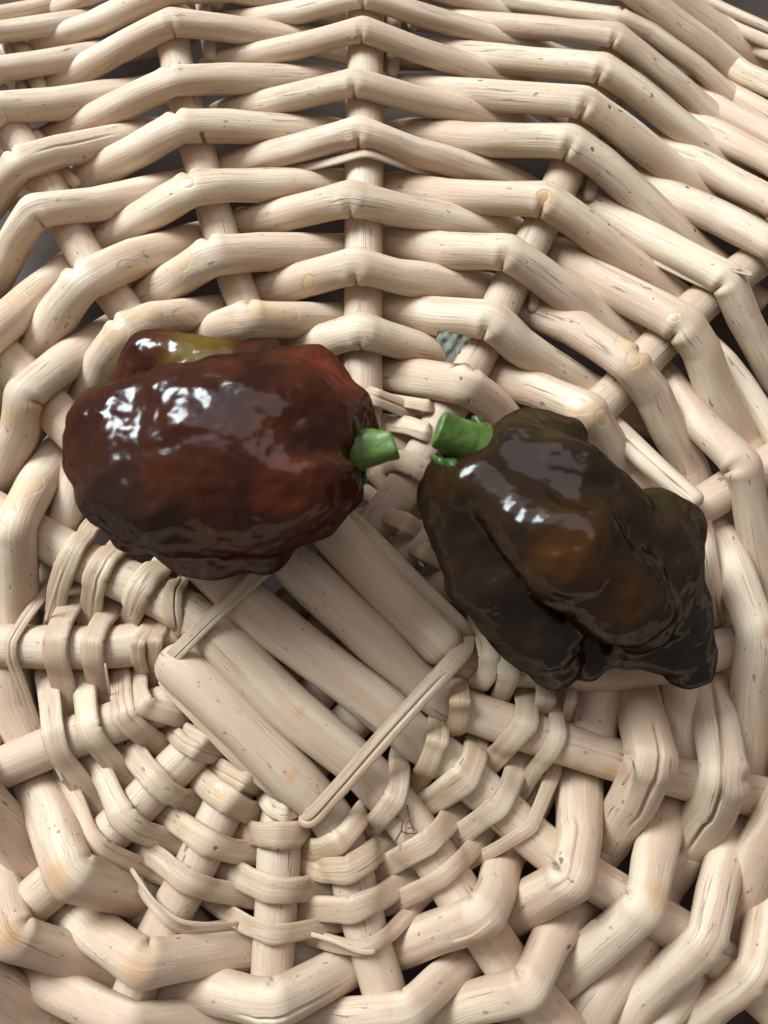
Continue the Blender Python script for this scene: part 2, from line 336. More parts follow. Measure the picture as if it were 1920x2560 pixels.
# ---- weavers: one line per visible stretch over a stake, in photo order; * marks where it folds over the stake
THICK = """
B1 f2 200 -320,1150 -60,1150 260,1230* 480,1110 700,990
B2 f1 195 340,720 500,850 740,1020* 1000,970 1300,930
B3 f1 180 30,1020 300,1150 680,1335* 950,1300 1250,1345
B4 f2 165 400,1310 650,1290 960,1265* 1120,1110 1280,980
B5 f2 195 900,930 1100,850 1350,770* 1410,640 1450,450
B6 f3 185 -150,1330 120,1220 420,1150* 530,900 690,680
B7 f3 205 300,770 450,680 650,570* 680,350 680,60
B7u e3 215 740,760 770,600 790,380 790,200
B8 f3 185 560,1110 700,990 1020,720* 1060,500 1110,300 1150,180
B9 f3 175 900,1330 1020,1180 1340,890* 1390,650 1450,430 1500,270
B10 f3 170 1250,1330 1400,1200 1600,1060* 1640,800 1690,580
B8d f3 205 1010,870 900,1020 800,1180 690,1360
B9d f3 150 1290,1090 1150,1250 1040,1380
B11 e3 215 960,450 1000,640 1060,870* 960,1080 830,1280
B12 e3 215 1340,440 1390,700 1435,960* 1370,1120 1240,1310
B13 f3 195 1850,-150 1790,100* 1600,450 1450,830
B8u e3 185 1200,400 1195,600 1190,850
B14 d3 185 1380,650 1480,900 1600,1200* 1575,1450 1555,1700 1545,1915
B15 c6 165 1130,980 1280,1180 1530,1415* 1570,1650 1620,1880 1650,2040
B18 c6 130 1430,880 1530,1010 1680,1230 1760,1380
B19 c6 180 240,960 450,1020 730,1140* 820,1290 900,1450
B20 c6 182 430,620 650,700 940,890* 1060,1050 1150,1250 1250,1430
B21 c6 188 560,330 800,470 1230,690* 1310,820 1380,1020 1520,1300
B22 c6 155 740,80 1000,220 1450,450* 1530,650 1690,950
B23 c6 155 1030,-30 1400,130 1690,280* 1780,480
B24 c3 140 1090,770 1300,850 1500,960 1720,1070*
B25 c3 130 1230,630 1400,700 1750,880*
B26 c3 115 1320,520 1450,600 1740,740*
B27 c3 105 1430,470 1550,535 1740,640*
B28 c3 105 1400,300 1550,390 1740,470*
C1 c5 185 830,940 1000,965 1250,1000* 1380,1090 1500,1230
C2 c6 190 -320,610 -60,645 230,660* 360,790 520,900 720,1030
C3 c6 178 -310,260 0,310 310,310* 480,430 700,600 950,780
C4 c3 165 -270,980 0,1015 300,1030 510,1030* 700,1170 900,1330 1190,1560
C5 c3 163 -180,700 100,725 630,730* 800,850 1000,1030 1290,1310
C6 c3 150 -200,465 100,490 710,530* 850,630 1100,830 1370,1050
C7 c3 135 -20,280 300,310 800,350* 950,450 1200,650 1510,900
C8 c3 108 40,110 400,140 870,180* 1000,280 1250,490 1520,720
C9 c3 86 280,0 600,50 880,90* 1050,170 1300,350 1600,620
C10 c3 128 500,-90 930,-70* 1200,140 1400,290 1660,500
C11 c3 140 700,-190 1030,-140* 1200,20 1400,170 1660,360
C12 c3 45 1300,-20 1450,50 1700,160*
C13 c3 52 1380,90 1500,150 1700,235*
C14 c3 60 1560,240 1640,270 1720,300*
D1 c5 168 370,795 530,770 710,712* 850,760 1130,845
D2 c5 175 180,520 400,460 690,380* 900,440 1370,515
D3 c5 160 90,170 350,110 660,30* 900,90 1200,150 1500,215
D4 c2 140 10,870 300,790 700,680* 1000,790 1450,920
D5 c2 130 0,590 300,520 680,425* 1000,520 1500,635
D6 c2 115 0,320 350,250 720,150* 1000,260 1470,410
D7 c2 105 100,110 400,60 720,-25* 1000,70 1540,230
D8 c2 100 250,-90 500,-140 720,-190* 1000,-90 1400,40
E1 c4 178 1060,755 1150,705 1290,655* 1500,665 1780,665
E2 c4 185 740,560 950,430 1100,330* 1350,312 1790,312
E3 c1 165 540,1240 770,1110 1000,970* 1200,960 1760,965
E4 c1 155 430,930 700,790 930,655* 1200,655 1690,695
E5 c1 145 350,690 600,560 890,420* 1200,410 1660,425
E6 c1 125 310,430 600,260 890,110* 1200,150 1580,210
E7 c1 120 180,240 500,120 860,-50* 1200,-60 1500,20
E8 c1 85 230,70 480,-30 700,-120*
F1 c4 165 450,1050 530,870 640,720* 800,655 1160,620
F2 c4 198 160,870 300,640 430,460* 700,345 1040,265
F3 c1 165 -20,1440 80,1250 180,1090* 500,1060 940,965
F4 c1 150 -60,1080 20,960 90,850* 300,785 800,695
F5 c1 150 -150,640* 0,560 300,540 700,485
F6 c1 120 -150,420* 0,360 200,330 600,265
F7 c1 100 -150,210* 0,165 200,140 530,90
F8 c1 80 -150,120* 0,75 150,50 340,0
G1 c4 180 560,740 330,890 120,1050* 105,1230 40,1400 -20,1500
G2 c4 188 370,400 180,550 0,700 -120,800* -180,950
H1 d1 188 310,280 190,440 75,660* 88,850 100,1150
H2 d1 170 410,330 370,500 335,630
H3 e1 200 30,420 60,600 130,760
J1 f1 220 200,60 285,300 365,560* 560,610 740,660
J2 f1 200 -180,60* -60,200 50,330 200,520
J3 f1 188 -40,500 30,680 60,880* 300,950 570,1060
J4 f1 220 -180,1000* -80,1100 100,1230 300,1400
"""
THIN = """
T1 e1 58 250,-20 135,130 55,255* 55,340 115,490 190,690
T2 e1 108 395,20 330,130 285,245* 285,330 320,450 350,610
T3 e1 108 590,80 520,160 475,260* 480,340 500,440 525,525
T4 e1 76 780,160 715,260* 715,350 745,430
T4b e1 76 845,170 800,250* 798,340 790,430
T5 d1 108 500,640 400,740 340,860* 300,980 280,1150
T6 d1 118 680,720 560,800 490,920* 480,1010 465,1130
T7 d1 128 880,830 780,900 710,1000* 690,1070 680,1150
T8 d1 88 960,900 900,980 890,1080* 910,1200
T9 e1 108 240,420 260,560 275,740* 310,850 390,960 490,1090
T10 e1 108 430,430 445,580 455,720* 530,820 650,960
T11 e1 108 620,420 630,560 640,650* 720,720 840,800
T12 e1 95 720,430 720,520 745,590* 820,620 930,650
T13 e1 118 470,860 540,960 590,1080 630,1170* 720,1240 910,1300
T14 e1 118 660,790 740,900 800,970* 880,1050 1010,1090
T15 e1 80 870,700 940,780 1020,820* 1150,860
T15b e1 70 920,690 1010,740 1060,775* 1150,830
T16 e1 118 1010,940 1100,1030 1190,1090* 1280,1140 1360,1150
T17 e1 98 1090,890 1180,940 1270,990* 1370,1030
T18 f1 118 840,220 950,300 1080,390* 1200,430 1330,440
T19 f1 108 710,400 830,480 950,580* 1080,630 1300,670
T20 f1 52 690,530 760,670 870,795* 970,840 1100,828 1230,810
T21 f1 88 320,30 400,170 460,330 530,420* 640,470 800,540
T22 f2 76 200,150 250,215 320,240* 390,210
T23 f2 118 90,315 180,345 280,350* 380,345 470,325
T24 f2 125 20,520 120,580 230,630* 330,640 540,610
T25 f2 92 0,740 110,810 250,865* 370,850 600,800
T26 f2 108 400,410 480,430 590,390* 650,330 740,200
T27 f2 125 410,490 520,530 640,530* 730,480 850,370
T28 f2 118 390,730 520,730 660,740* 800,680 970,560
T29 f2 76 450,880 600,920 720,940* 850,870 1000,710
T30 f2 108 720,340 800,270 880,170* 905,90 910,-40
T31 f2 112 790,540 930,460 1060,390* 1130,320 1210,210
T32 f2 92 860,710 1000,640 1130,570* 1230,480 1350,350
T33 e2 106 990,1000 1050,920 1110,770* 1110,650
T34 e2 136 1030,1110 1130,1050 1250,960* 1300,860 1310,760
T35 e2 108 1190,1290 1290,1210 1420,1120* 1480,1020 1530,870
T36 f3 68 130,480 250,420 350,360 430,310* 480,190 550,20
T37 e2 98 1190,740 1218,660 1225,570* 1210,440
T38 e3 112 190,920 300,800 410,680* 410,580 390,480
T39 e3 85 380,1030 450,920 530,830 570,740* 560,640 570,530
T40 e2 106 1300,500 1370,420 1380,340* 1330,170
T41 e2 106 1420,570 1480,440* 1450,280
T42 e3 90 480,660 510,560* 500,450
T43 e3 58 600,690 640,560* 655,440
T45 c5 88 640,1000 780,1060* 920,1115 1040,1180
T46 c5 58 830,1065 950,1090 1060,1110* 1140,1130
T47 d2 88 820,115 950,130 1050,165* 1120,210
T48 d2 106 810,340 900,310 1000,340* 1070,400
T49 d2 88 740,605 850,600 950,635* 1050,700
T50 d2 88 950,745 1030,780* 1160,860
T51 d2 98 770,110 860,170 970,240
T52 d2 98 770,370 810,410 880,490
T53 d2 80 740,480 780,510 840,550
"""
FLAGS = {  # cracks: (angle, depth, width, from, to) along the rod
    'B12': [(1.9, .5, .10, .02, .98)], 'B11': [(1.6, .3, .10, .2, .7)], 'B7': [(1.2, .5, .16, .4, .8)], 'B8d': [(1.4, .7, .16, .1, .9)], 'B5': [(1.9, .5, .10, .3, .75)], 'B1': [(1.9, .5, .09, .45, .85)],
    'F3': [(1.2, .45, .09, .3, .5)], 'F4': [(1.9, .35, .08, .4, .8)], 'D4': [(2.3, .5, .10, .2, .8)], 'T1': [(1.5, .8, .25, 0, 1)], 'T6': [(1.3, .7, .16, .3, 1)], 'T8': [(1.3, .8, .2, 0, .8)], 'T15': [(1.5, .5, .12, 0, 1)],
    'T5': [(1.4, .4, .10, .3, 1)], 'T13': [(1.7, .5, .10, .4, 1)], 'T20': [(1.6, .9, .25, 0, 1)], 'T21': [(1.6, .4, .1, .5, 1)], 'T36': [(1.8, .6, .14, 0, .6)], 'T45': [(1.6, .6, .14, .2, .8)], 'T39': [(1.8, .4, .1, .2, .8)], 'T17': [(1.6, .35, .09, 0, 1)]}
RS = 3.6 * MM
BOOST = {'T37': 1.6, 'T33': 1.1, 'T30': .8, 'T26': .8, 'T8': 1.0, 'T34': .5, 'T7': .5, 'T38': .3, 'T27': .3}
def parse(txt, thick):
    U = []
    for ln in txt.strip().splitlines():
        t = ln.split(); pts = []; k = None
        for i, q in enumerate(t[3:]):
            if q.endswith('*'): k = i; q = q[:-1]
            x, y = q.split(','); pts.append(to_src(t[1], float(x), float(y)))
        w = float(t[2]) / CS * (1.06 + .08 * min(1, max(0, (pts[k or 0][1] - 1100) / 800)) if thick else 1.1)
        rw = w * .14 / FPX / 2
        if thick: hk, he, hu = RS + .92 * rw, -1.35 * rw, -(RS + .95 * rw)
        else: hk, he, hu = RS + .42 * rw, -2.3 * MM, -(RS + .5 * rw)
        if k is None: zs = np.linspace(-.7 * rw if thick else -1.6 * MM, -.9 * rw if thick else -2.2 * MM, len(pts))
        else:
            d = np.r_[0, np.cumsum([math.dist(a, b) for a, b in zip(pts, pts[1:])])]
            kn = [d[k]]; kz = [hk]
            if k > 0: kn = [0] + kn; kz = [he] + kz
            if k < len(pts) - 1: kn += [d[-1]]; kz += [he]
            zs = np.interp(d, kn, kz)
            if not thick:      # flat skeins hug the stake and dive at its sides
                for i in range(len(pts)):
                    if 0 < i < len(pts) - 1 and i != k: zs[i] = min(hk, zs[i] + .5 * MM)
        if t[0] in BOOST: zs = np.array(zs); zs[k] += BOOST[t[0]] * MM; zs[1:-1] += .5 * BOOST[t[0]] * MM
        P = [at(x, y, z) for (x, y), z in zip(pts, zs)]
        if k is not None and not thick and t[0] not in ('T49', 'T50', 'T45', 'T46', 'T47'):                     # bend the rod round the stake it crosses instead of through it
            d = np.r_[0, np.cumsum([math.dist(a, b) for a, b in zip(pts, pts[1:])])]
            t2 = np.unique(np.r_[np.linspace(0, d[-1], 14), d[k]]); k2 = int(np.argmin(np.abs(t2 - d[k])))
            px = np.interp(t2, d, [p[0] for p in pts]); py = np.interp(t2, d, [p[1] for p in pts]); zz = np.interp(t2, d, zs)
            st = min(STAKES, key=lambda S_: np.min(np.hypot(*(S_[0][:, :2] - P[k][:2]).T)))
            if np.min(np.hypot(*(st[0][:, :2] - P[k][:2]).T)) < .004:
                half = rw * (.80 if thick else .36)
                P = []
                for x, y, z in zip(px, py, zz):
                    for _ in range(2):
                        q = at(x, y, z); dd = np.hypot(*(st[0][:, :2] - q[:2]).T); j = int(np.argmin(dd))
                        R_ = st[1][j] + half
                        if dd[j] < R_: z = max(z, st[0][j][2] + math.sqrt(R_ * R_ - dd[j] ** 2))
                    P.append(at(x, y, z))
                k = k2
        U.append(dict(id=t[0], P=P, w=[w * mpp(p) for p in P], k=k, hu=hu, rw=rw))
    return U

def weave(units, maxgap, mat, name, aspect, ext, power):
    ends = []
    for i, u in enumerate(units):
        for e in (0, 1):
            P = u['P'] if e else u['P'][::-1]
            d = (P[-1] - P[-2])[:2]; ends.append((i, e, P[-1], d / np.linalg.norm(d)))
    cand = []
    for a in range(len(ends)):
        for b in range(a + 1, len(ends)):
            A, B = ends[a], ends[b]
            if A[0] == B[0]: continue
            v = (B[2] - A[2])[:2]; L = np.linalg.norm(v)
            if L > maxgap or L < 1e-5: continue
            v /= L; c1, c2 = A[3] @ v, -(B[3] @ v)
            if min(c1, c2) > .72 and A[3] @ B[3] < -.55:
                cand.append((L * (1 + 3 * (1 - c1) + 3 * (1 - c2)), a, b))
    used = {}; 
    for sc, a, b in sorted(cand):
        if a in used or b in used: continue
        x = b                                              # no closed rings
        seen = False
        while True:
            o = x ^ 1
            if o == a: seen = True; break
            if o not in used: break
            x = used[o]
        if seen: continue
        used[a] = b; used[b] = a
    done = set()
    for i in range(len(units)):
        if i in done: continue
        e = 2 * i                                          # walk to one free end
        while e in used: e = used[e] ^ 1
        P, Wd, K, cr = [], [], [], None
        cur = e
        def tail(P2, u):
            d = (P2[-1] - P2[-2]); d[2] = 0; d /= np.linalg.norm(d)
            q = P2[-1] + d * ext; q[2] = u['hu']; r = P2[-1] + d * ext * 1.7; r[2] = u['hu'] * 1.05
            return q, r
        ids = []
        while True:
            i2 = cur // 2; u = units[i2]; done.add(i2); ids.append(u['id'])
            seq = list(range(len(u['P']))) if cur % 2 == 0 else list(range(len(u['P'])))[::-1]
            if cur % 2: seq = list(range(len(u['P'])))[::-1]
            pts = [u['P'][j] for j in seq]; ws = [u['w'][j] for j in seq]
            if not P:
                q, r = tail([p.copy() for p in pts[::-1]], u); P += [r, q]; Wd += [ws[0] * .9, ws[0]]
            P += pts; Wd += ws
            if u['k'] is not None: K.append(u['P'][u['k']])
            if u['id'] in FLAGS and cr is None: cr = (u['id'], len(P) - len(pts), len(P))
            o = cur ^ 1
            if o in used:
                nx = used[o]; v = units[nx // 2]; b = v['P'][0] if nx % 2 == 0 else v['P'][-1]
                m = (P[-1] + b) / 2; m[2] = (u['hu'] + v['hu']) / 2; P.append(m); Wd.append(ws[-1]); cur = nx
            else:
                q, r = tail([p.copy() for p in pts], u); P += [q, r]; Wd += [ws[-1], ws[-1] * .9]; break
        crack = None
        if cr:
            d = np.r_[0, np.cumsum(np.linalg.norm(np.diff(np.array(P), axis=0), axis=1))]; d /= d[-1]
            a0, a1 = d[cr[1]], d[cr[2] - 1]
            crack = [(ph, dep, w0, a0 + (a1 - a0) * s0, a0 + (a1 - a0) * s1) for ph, dep, w0, s0, s1 in FLAGS[cr[0]]]
        sweep(name, P, Wd, mat, basket, aspect=aspect, kinks=K, crack=crack, power=power, lump=.055 if name == 'weaver' else .08, step=.0005, sig=None if name == 'weaver' else .00075, crease=.30 if name == 'weaver' else .10)
weave(parse(THICK, True), .034, M_ROD, 'weaver', .94, .010, 2.0)
weave(parse(THIN, False), .020, M_SKEIN, 'split_weaver', .38, .003, 2.4)

# rows of the basket beyond the picture's edge
def outer_rows():
    cen = at(787, 1650, 0)[:2]
    rays = sorted(OUTER, key=lambda o: math.atan2(*(o[0][:2] - cen)[::-1]))
    def seen(p):
        d = p - CP; t = d @ FW; x = 960 + FPX * d[0] / t; y = 1280 - FPX * (d @ UP) / t
        return -110 < x < 2030 and -130 < y < 2670
    n = len(rays)
    for i in range(27):
        rad = .056 + i * .0058; run = []
        for j in list(range(n)) + list(range(n)):
            a, v = rays[j]; w = a[:2] - cen; b = w @ v[:2]                # where the ring meets the stake
            disc = b * b - (w @ w - rad * rad); t = -b + math.sqrt(max(disc, 0))
            p = np.array([*(a[:2] + v[:2] * t), (1 if (i + j) % 2 else -1) * .0062])
            ok = t < .05 and not seen(p) and (not run or (not seen((run[-1] + p) / 2) and np.linalg.norm(run[-1][:2] - p[:2]) < .07))
            if ok: run.append(p)
            if (not ok or len(run) > 9):
                if len(run) > 2: emit(run)
                run = []
        if len(run) > 2: emit(run)
def emit(run):
    sweep('weaver', run, [.0062 * rng.uniform(.85, 1.05)] * len(run), M_ROD, basket, seg=12, step=.0014, sig=.0025, lump=.05)
outer_rows()

# flat binding strips round the centre cross, and a cut rod end
def strip(pts, w, asp=.35, crack=None, name='binding_strip', mat=None, power=2.6):
    P = [at(*to_src(c, x, y), z * MM) for c, x, y, z in pts]
    return sweep(name, P, [w / CS * mpp(p) for p in P], mat or M_SKEIN, basket, aspect=asp, seg=24, sig=.0012, step=.0006, crack=crack, power=power)
strip([('e1', 820, 440, -1), ('e1', 860, 390, 2), ('e1', 900, 330, 6.3), ('e1', 1080, 150, 8.2), ('e1', 1250, -5, 8.4), ('d1', 1400, 850, 8.4), ('d2', 380, 700, 8), ('d2', 560, 520, 4), ('d2', 620, 470, -1)], 82, crack=[(1.9, .5, .12, .05, .45)])
strip([('e2', 400, 1150, 3), ('e2', 440, 1190, 5.5), ('e2', 640, 970, 7.8), ('e2', 840, 740, 8.6), ('e2', 1050, 510, 8.6), ('e2', 1180, 370, 7.6), ('e2', 1245, 300, 5.5), ('e2', 1250, 240, 1), ('e2', 1230, 180, -2)], 100, crack=[(1.75, .85, .16, .02, .72)])
strip([('e1', 840, 440, -1), ('e1', 870, 500, 2), ('e1', 1000, 630, 3.6), ('e1', 1200, 840, 4), ('e1', 1400, 1020, 3.4), ('e1', 1530, 1095, 1.5), ('e1', 1600, 1130, -1)], 66)
strip([('d2', 560, 520, 1), ('d2', 680, 625, 4.5), ('d2', 800, 740, 4.8), ('d2', 930, 875, 4.8), ('d2', 1100, 1040, 4.8), ('d2', 1240, 1180, 3), ('d2', 1270, 1260, -1)], 84)
# rod that ends in view with its cut face showing
strip([('d3', 780, 60, -4), ('d3', 860, 150, -1), ('d3', 1050, 330, 3), ('d3', 1200, 460, 5.5), ('d3', 1300, 550, 7)], 125, .9, [(1.9, .5, .1, .1, .95)], 'weaver', M_ROD, 2.0)
strip([('d3', 1275, 540, -4), ('d3', 1312, 640, 1), ('d3', 1340, 800, 3), ('d3', 1370, 1000, 2), ('d3', 1390, 1160, -3)], 110, .9, None, 'weaver', M_ROD, 2.0)

# fibres that have split away from the rods
for pts, w in ((([('c2', 300, 880, -2), ('c2', 420, 870, 0), ('c2', 560, 840, 3), ('c2', 735, 790, 5.6), ('c2', 880, 840, 3), ('c2', 1040, 890, -.5), ('c2', 1150, 920, -2)]), 44), ([('c6', 900, 260, -1.5), ('c6', 1000, 325, 0), ('c6', 1250, 450, 3), ('c6', 1400, 515, 5)], 34), ([('d1', 320, 880, 7), ('d1', 280, 1000, 5.5), ('d1', 235, 1150, 2)], 20),
               ([('e1', 225, 640, 2.5), ('e1', 236, 800, 4.6), ('e1', 304, 930, 2.6), ('e1', 330, 990, 2)], 18), ([('c6', 1430, 400, 8.0), ('c6', 1530, 412, 8.6), ('c6', 1585, 434, 8.8)], 28), ([('f2', 440, 860, 1), ('f2', 560, 890, 4), ('f2', 720, 965, 5.2), ('f2', 790, 950, 4.5)], 26),
               ([('f1', 675, 515, 1), ('f1', 790, 690, 4), ('f1', 930, 800, 5.2), ('f1', 1100, 815, 3.5), ('f1', 1240, 805, 1)], 24), 
               ([('e3', 905, 1000, 9), ('e3', 960, 900, 10.4), ('e3', 945, 860, 9)], 16), ([('f2', 1180, 905, 9), ('f2', 1300, 870, 10.5), ('f2', 1390, 790, 11)], 18), ([('f3', 500, 440, 8), ('f3', 520, 480, 9.6), ('f3', 560, 500, 9.6)], 22),
               ([('d2', 1010, 830, 3), ('d2', 1020, 860, 5.5), ('d2', 1045, 865, 5)], 14), ([('e1', 545, 370, 5), ('e1', 560, 470, 4), ('e1', 572, 540, 1)], 14), ([('f3', 680, 870, 1), ('f3', 770, 790, 3)], 34)):
    strip(pts, w, .45, None, 'split_fibre', M_ROD)

# ------------------------------------------------------------------ peppers: smooth-union solids meshed with surface nets
def fbm(P, scale, seed, oct=3):
    """cheap value noise on an array of points"""
    out = 0; amp = 1; tot = 0
    tab = np.random.default_rng(seed).uniform(-1, 1, (64, 64, 64)).astype(np.float32)
    for o in range(oct):
        q = P / scale * (2 ** o) + 17.3 * o; i = np.floor(q).astype(int); f = q - i; f = f * f * (3 - 2 * f); i &= 63; j = (i + 1) & 63
        c = 0
        for dx in (0, 1):
            for dy in (0, 1):
                for dz in (0, 1):
                    wgt = (f[..., 0] if dx else 1 - f[..., 0]) * (f[..., 1] if dy else 1 - f[..., 1]) * (f[..., 2] if dz else 1 - f[..., 2])
                    c = c + wgt * tab[(j if dx else i)[..., 0], (j if dy else i)[..., 1], (j if dz else i)[..., 2]]
        out = out + amp * c; tot += amp; amp *= .5
    return out / tot
def cone_sdf(P, a, b, ra, rb):
    ab = b - a; L2 = (ab @ ab) + 1e-12
    h = np.clip(((P - a) @ ab) / L2, 0, 1)
    return np.linalg.norm(P - (a + h[..., None] * ab), axis=-1) - (ra + (rb - ra) * h)
def smin(a, b, k):
    h = np.clip(.5 + .5 * (b - a) / k, 0, 1)
    return b + (a - b) * h - k * h * (1 - h)
def surface_net(f, lo, h):
    """naive surface nets: vertices inside sign-change cells, quads across sign-change edges"""
    nx, ny, nz = f.shape; s = f < 0
    cs = [s[i:nx - 1 + i, j:ny - 1 + j, k:nz - 1 + k] for i in (0, 1) for j in (0, 1) for k in (0, 1)]
    cnt = sum(c.astype(np.int8) for c in cs); act = (cnt > 0) & (cnt < 8)
    idx = -np.ones(act.shape, np.int64); ci = np.argwhere(act); idx[act] = np.arange(len(ci))
    corner = np.array([(i, j, k) for i in (0, 1) for j in (0, 1) for k in (0, 1)])
    acc = np.zeros((len(ci), 3)); num = np.zeros(len(ci))
    for a in range(8):
        for b in range(a + 1, 8):
            if np.abs(corner[a] - corner[b]).sum() != 1: continue
            ia, ib = ci + corner[a], ci + corner[b]
            fa, fb = f[tuple(ia.T)], f[tuple(ib.T)]; m = (fa < 0) != (fb < 0)
            t = np.where(m, fa / np.where(m, fa - fb, 1), 0)
            acc[m] += (ia + t[:, None] * (ib - ia))[m]; num[m] += 1
    V = acc / num[:, None] * h + lo
    faces = []
    for ax in range(3):
        o1, o2 = [d for d in range(3) if d != ax]
        sl0 = [slice(None)] * 3; sl1 = [slice(None)] * 3; sl0[ax] = slice(0, -1); sl1[ax] = slice(1, None)
        e = np.argwhere(s[tuple(sl0)] != s[tuple(sl1)])
        e = e[(e[:, o1] > 0) & (e[:, o2] > 0) & (e[:, o1] < f.shape[o1] - 1) & (e[:, o2] < f.shape[o2] - 1)]
        q = []
        for d1, d2 in ((1, 1), (0, 1), (0, 0), (1, 0)):
            c = e.copy(); c[:, o1] -= d1; c[:, o2] -= d2; q.append(idx[tuple(c.T)])
        q = np.stack(q, 1); inside = s[tuple(e.T)]
        flip = inside if ax != 1 else ~inside
        q[~flip] = q[~flip][:, ::-1]; faces.append(q)
    return V, np.concatenate(faces)
def solid(name, sdf, lo, hi, h, mat, parent, seed=0):
    ax = [np.arange(l, u, h) for l, u in zip(lo, hi)]
    G = np.stack(np.meshgrid(*ax, indexing='ij'), -1)
    f = sdf(G); V, F = surface_net(f, np.array(lo), h)
    me = bpy.data.meshes.new(name); me.from_pydata(V.tolist(), [], F.tolist())
    me.polygons.foreach_set('use_smooth', np.ones(len(F), bool)); me.materials.append(mat); me.validate(); me.update()
    o = bpy.data.objects.new(name, me); COL.objects.link(o); o.parent = parent
    return o, V
DS = 1920 / 1659
def dp(x, y, z): return at(x * DS, y * DS, z * MM)

def pepper_mat(name, c_dark, c_mid, c_hot, patches):
    m, nt, b = new_mat(name); N = NT(nt)
    tc = N.n('ShaderNodeTexCoord').outputs['Object']
    n1 = N.noise(tc, 70.0, 3, .55); n2 = N.noise(tc, 210.0, 2, .5); n3 = N.noise(tc, 620.0, 2, .5)
    col = N.mix(N.ramp(n1, .35, .62), c_dark, c_mid)
    for (x, y, z, r, c) in patches:
        p = dp(x, y, z)
        v = N.n('ShaderNodeVectorMath', operation='DISTANCE'); N.l(tc, v.inputs[0]); v.inputs[1].default_value = tuple(p)
        d = N.math('ADD', N.math('DIVIDE', v.outputs['Value'], r * MM), N.math('MULTIPLY', N.math('SUBTRACT', n2, .5), .5))
        col = N.mix(N.ramp(d, 1.0, .35), col, c)
    col = N.mix(N.math('MULTIPLY', N.ramp(n2, .55, .75), .35), col, c_hot)
    N.l(col, b.inputs['Base Color'])
    b.inputs['Specular IOR Level'].default_value = 0.0; b.inputs['Roughness'].default_value = .6
    gl = N.n('ShaderNodeBsdfGlossy'); N.l(N.math('ADD', .11, N.math('MULTIPLY', n1, .16)), gl.inputs['Roughness'])
    fr = N.n('ShaderNodeFresnel'); fr.inputs['IOR'].default_value = 1.45
    ms = N.n('ShaderNodeMixShader'); N.l(N.math('MINIMUM', fr.outputs[0], .062), ms.inputs[0]); N.l(b.outputs[0], ms.inputs[1]); N.l(gl.outputs[0], ms.inputs[2])
    N.l(ms.outputs[0], [x for x in nt.nodes if x.bl_idname == 'ShaderNodeOutputMaterial'][0].inputs['Surface'])
    b.inputs['Subsurface Weight'].default_value = .12
    b.inputs['Subsurface Radius'].default_value = (.004, .0012, .0005); b.inputs['Subsurface Scale'].default_value = .6
    h = N.math('ADD', N.math('MULTIPLY', n2, 1.0), N.math('MULTIPLY', n3, .04))
    bp = N.n('ShaderNodeBump'); bp.inputs['Strength'].default_value = .55; bp.inputs['Distance'].default_value = .0014
    N.l(h, bp.inputs['Height']); N.l(bp.outputs[0], b.inputs['Normal']); N.l(bp.outputs[0], gl.inputs['Normal']); N.l(bp.outputs[0], fr.inputs['Normal'])
    return m
def green_mat(name, c0, c1):
    m, nt, b = new_mat(name); N = NT(nt)
    tc = N.n('ShaderNodeTexCoord').outputs['Object']
    n1 = N.noise(tc, 260.0, 3, .6)
    N.l(N.mix(N.ramp(n1, .3, .7), c0, c1), b.inputs['Base Color'])
    b.inputs['Roughness'].default_value = .42
    b.inputs['Subsurface Weight'].default_value = .2; b.inputs['Subsurface Radius'].default_value = (.001, .002, .0005)
    bp = N.n('ShaderNodeBump'); bp.inputs['Strength'].default_value = .35; bp.inputs['Distance'].default_value = .0004
    N.l(N.noise(tc, 700.0, 3, .6), bp.inputs['Height']); N.l(bp.outputs[0], b.inputs['Normal'])
    return m
M_GREEN = green_mat('green_stem', (.060, .125, .016), (.110, .195, .038))
M_CALYX = green_mat('green_calyx', (.020, .055, .008), (.050, .11, .020))

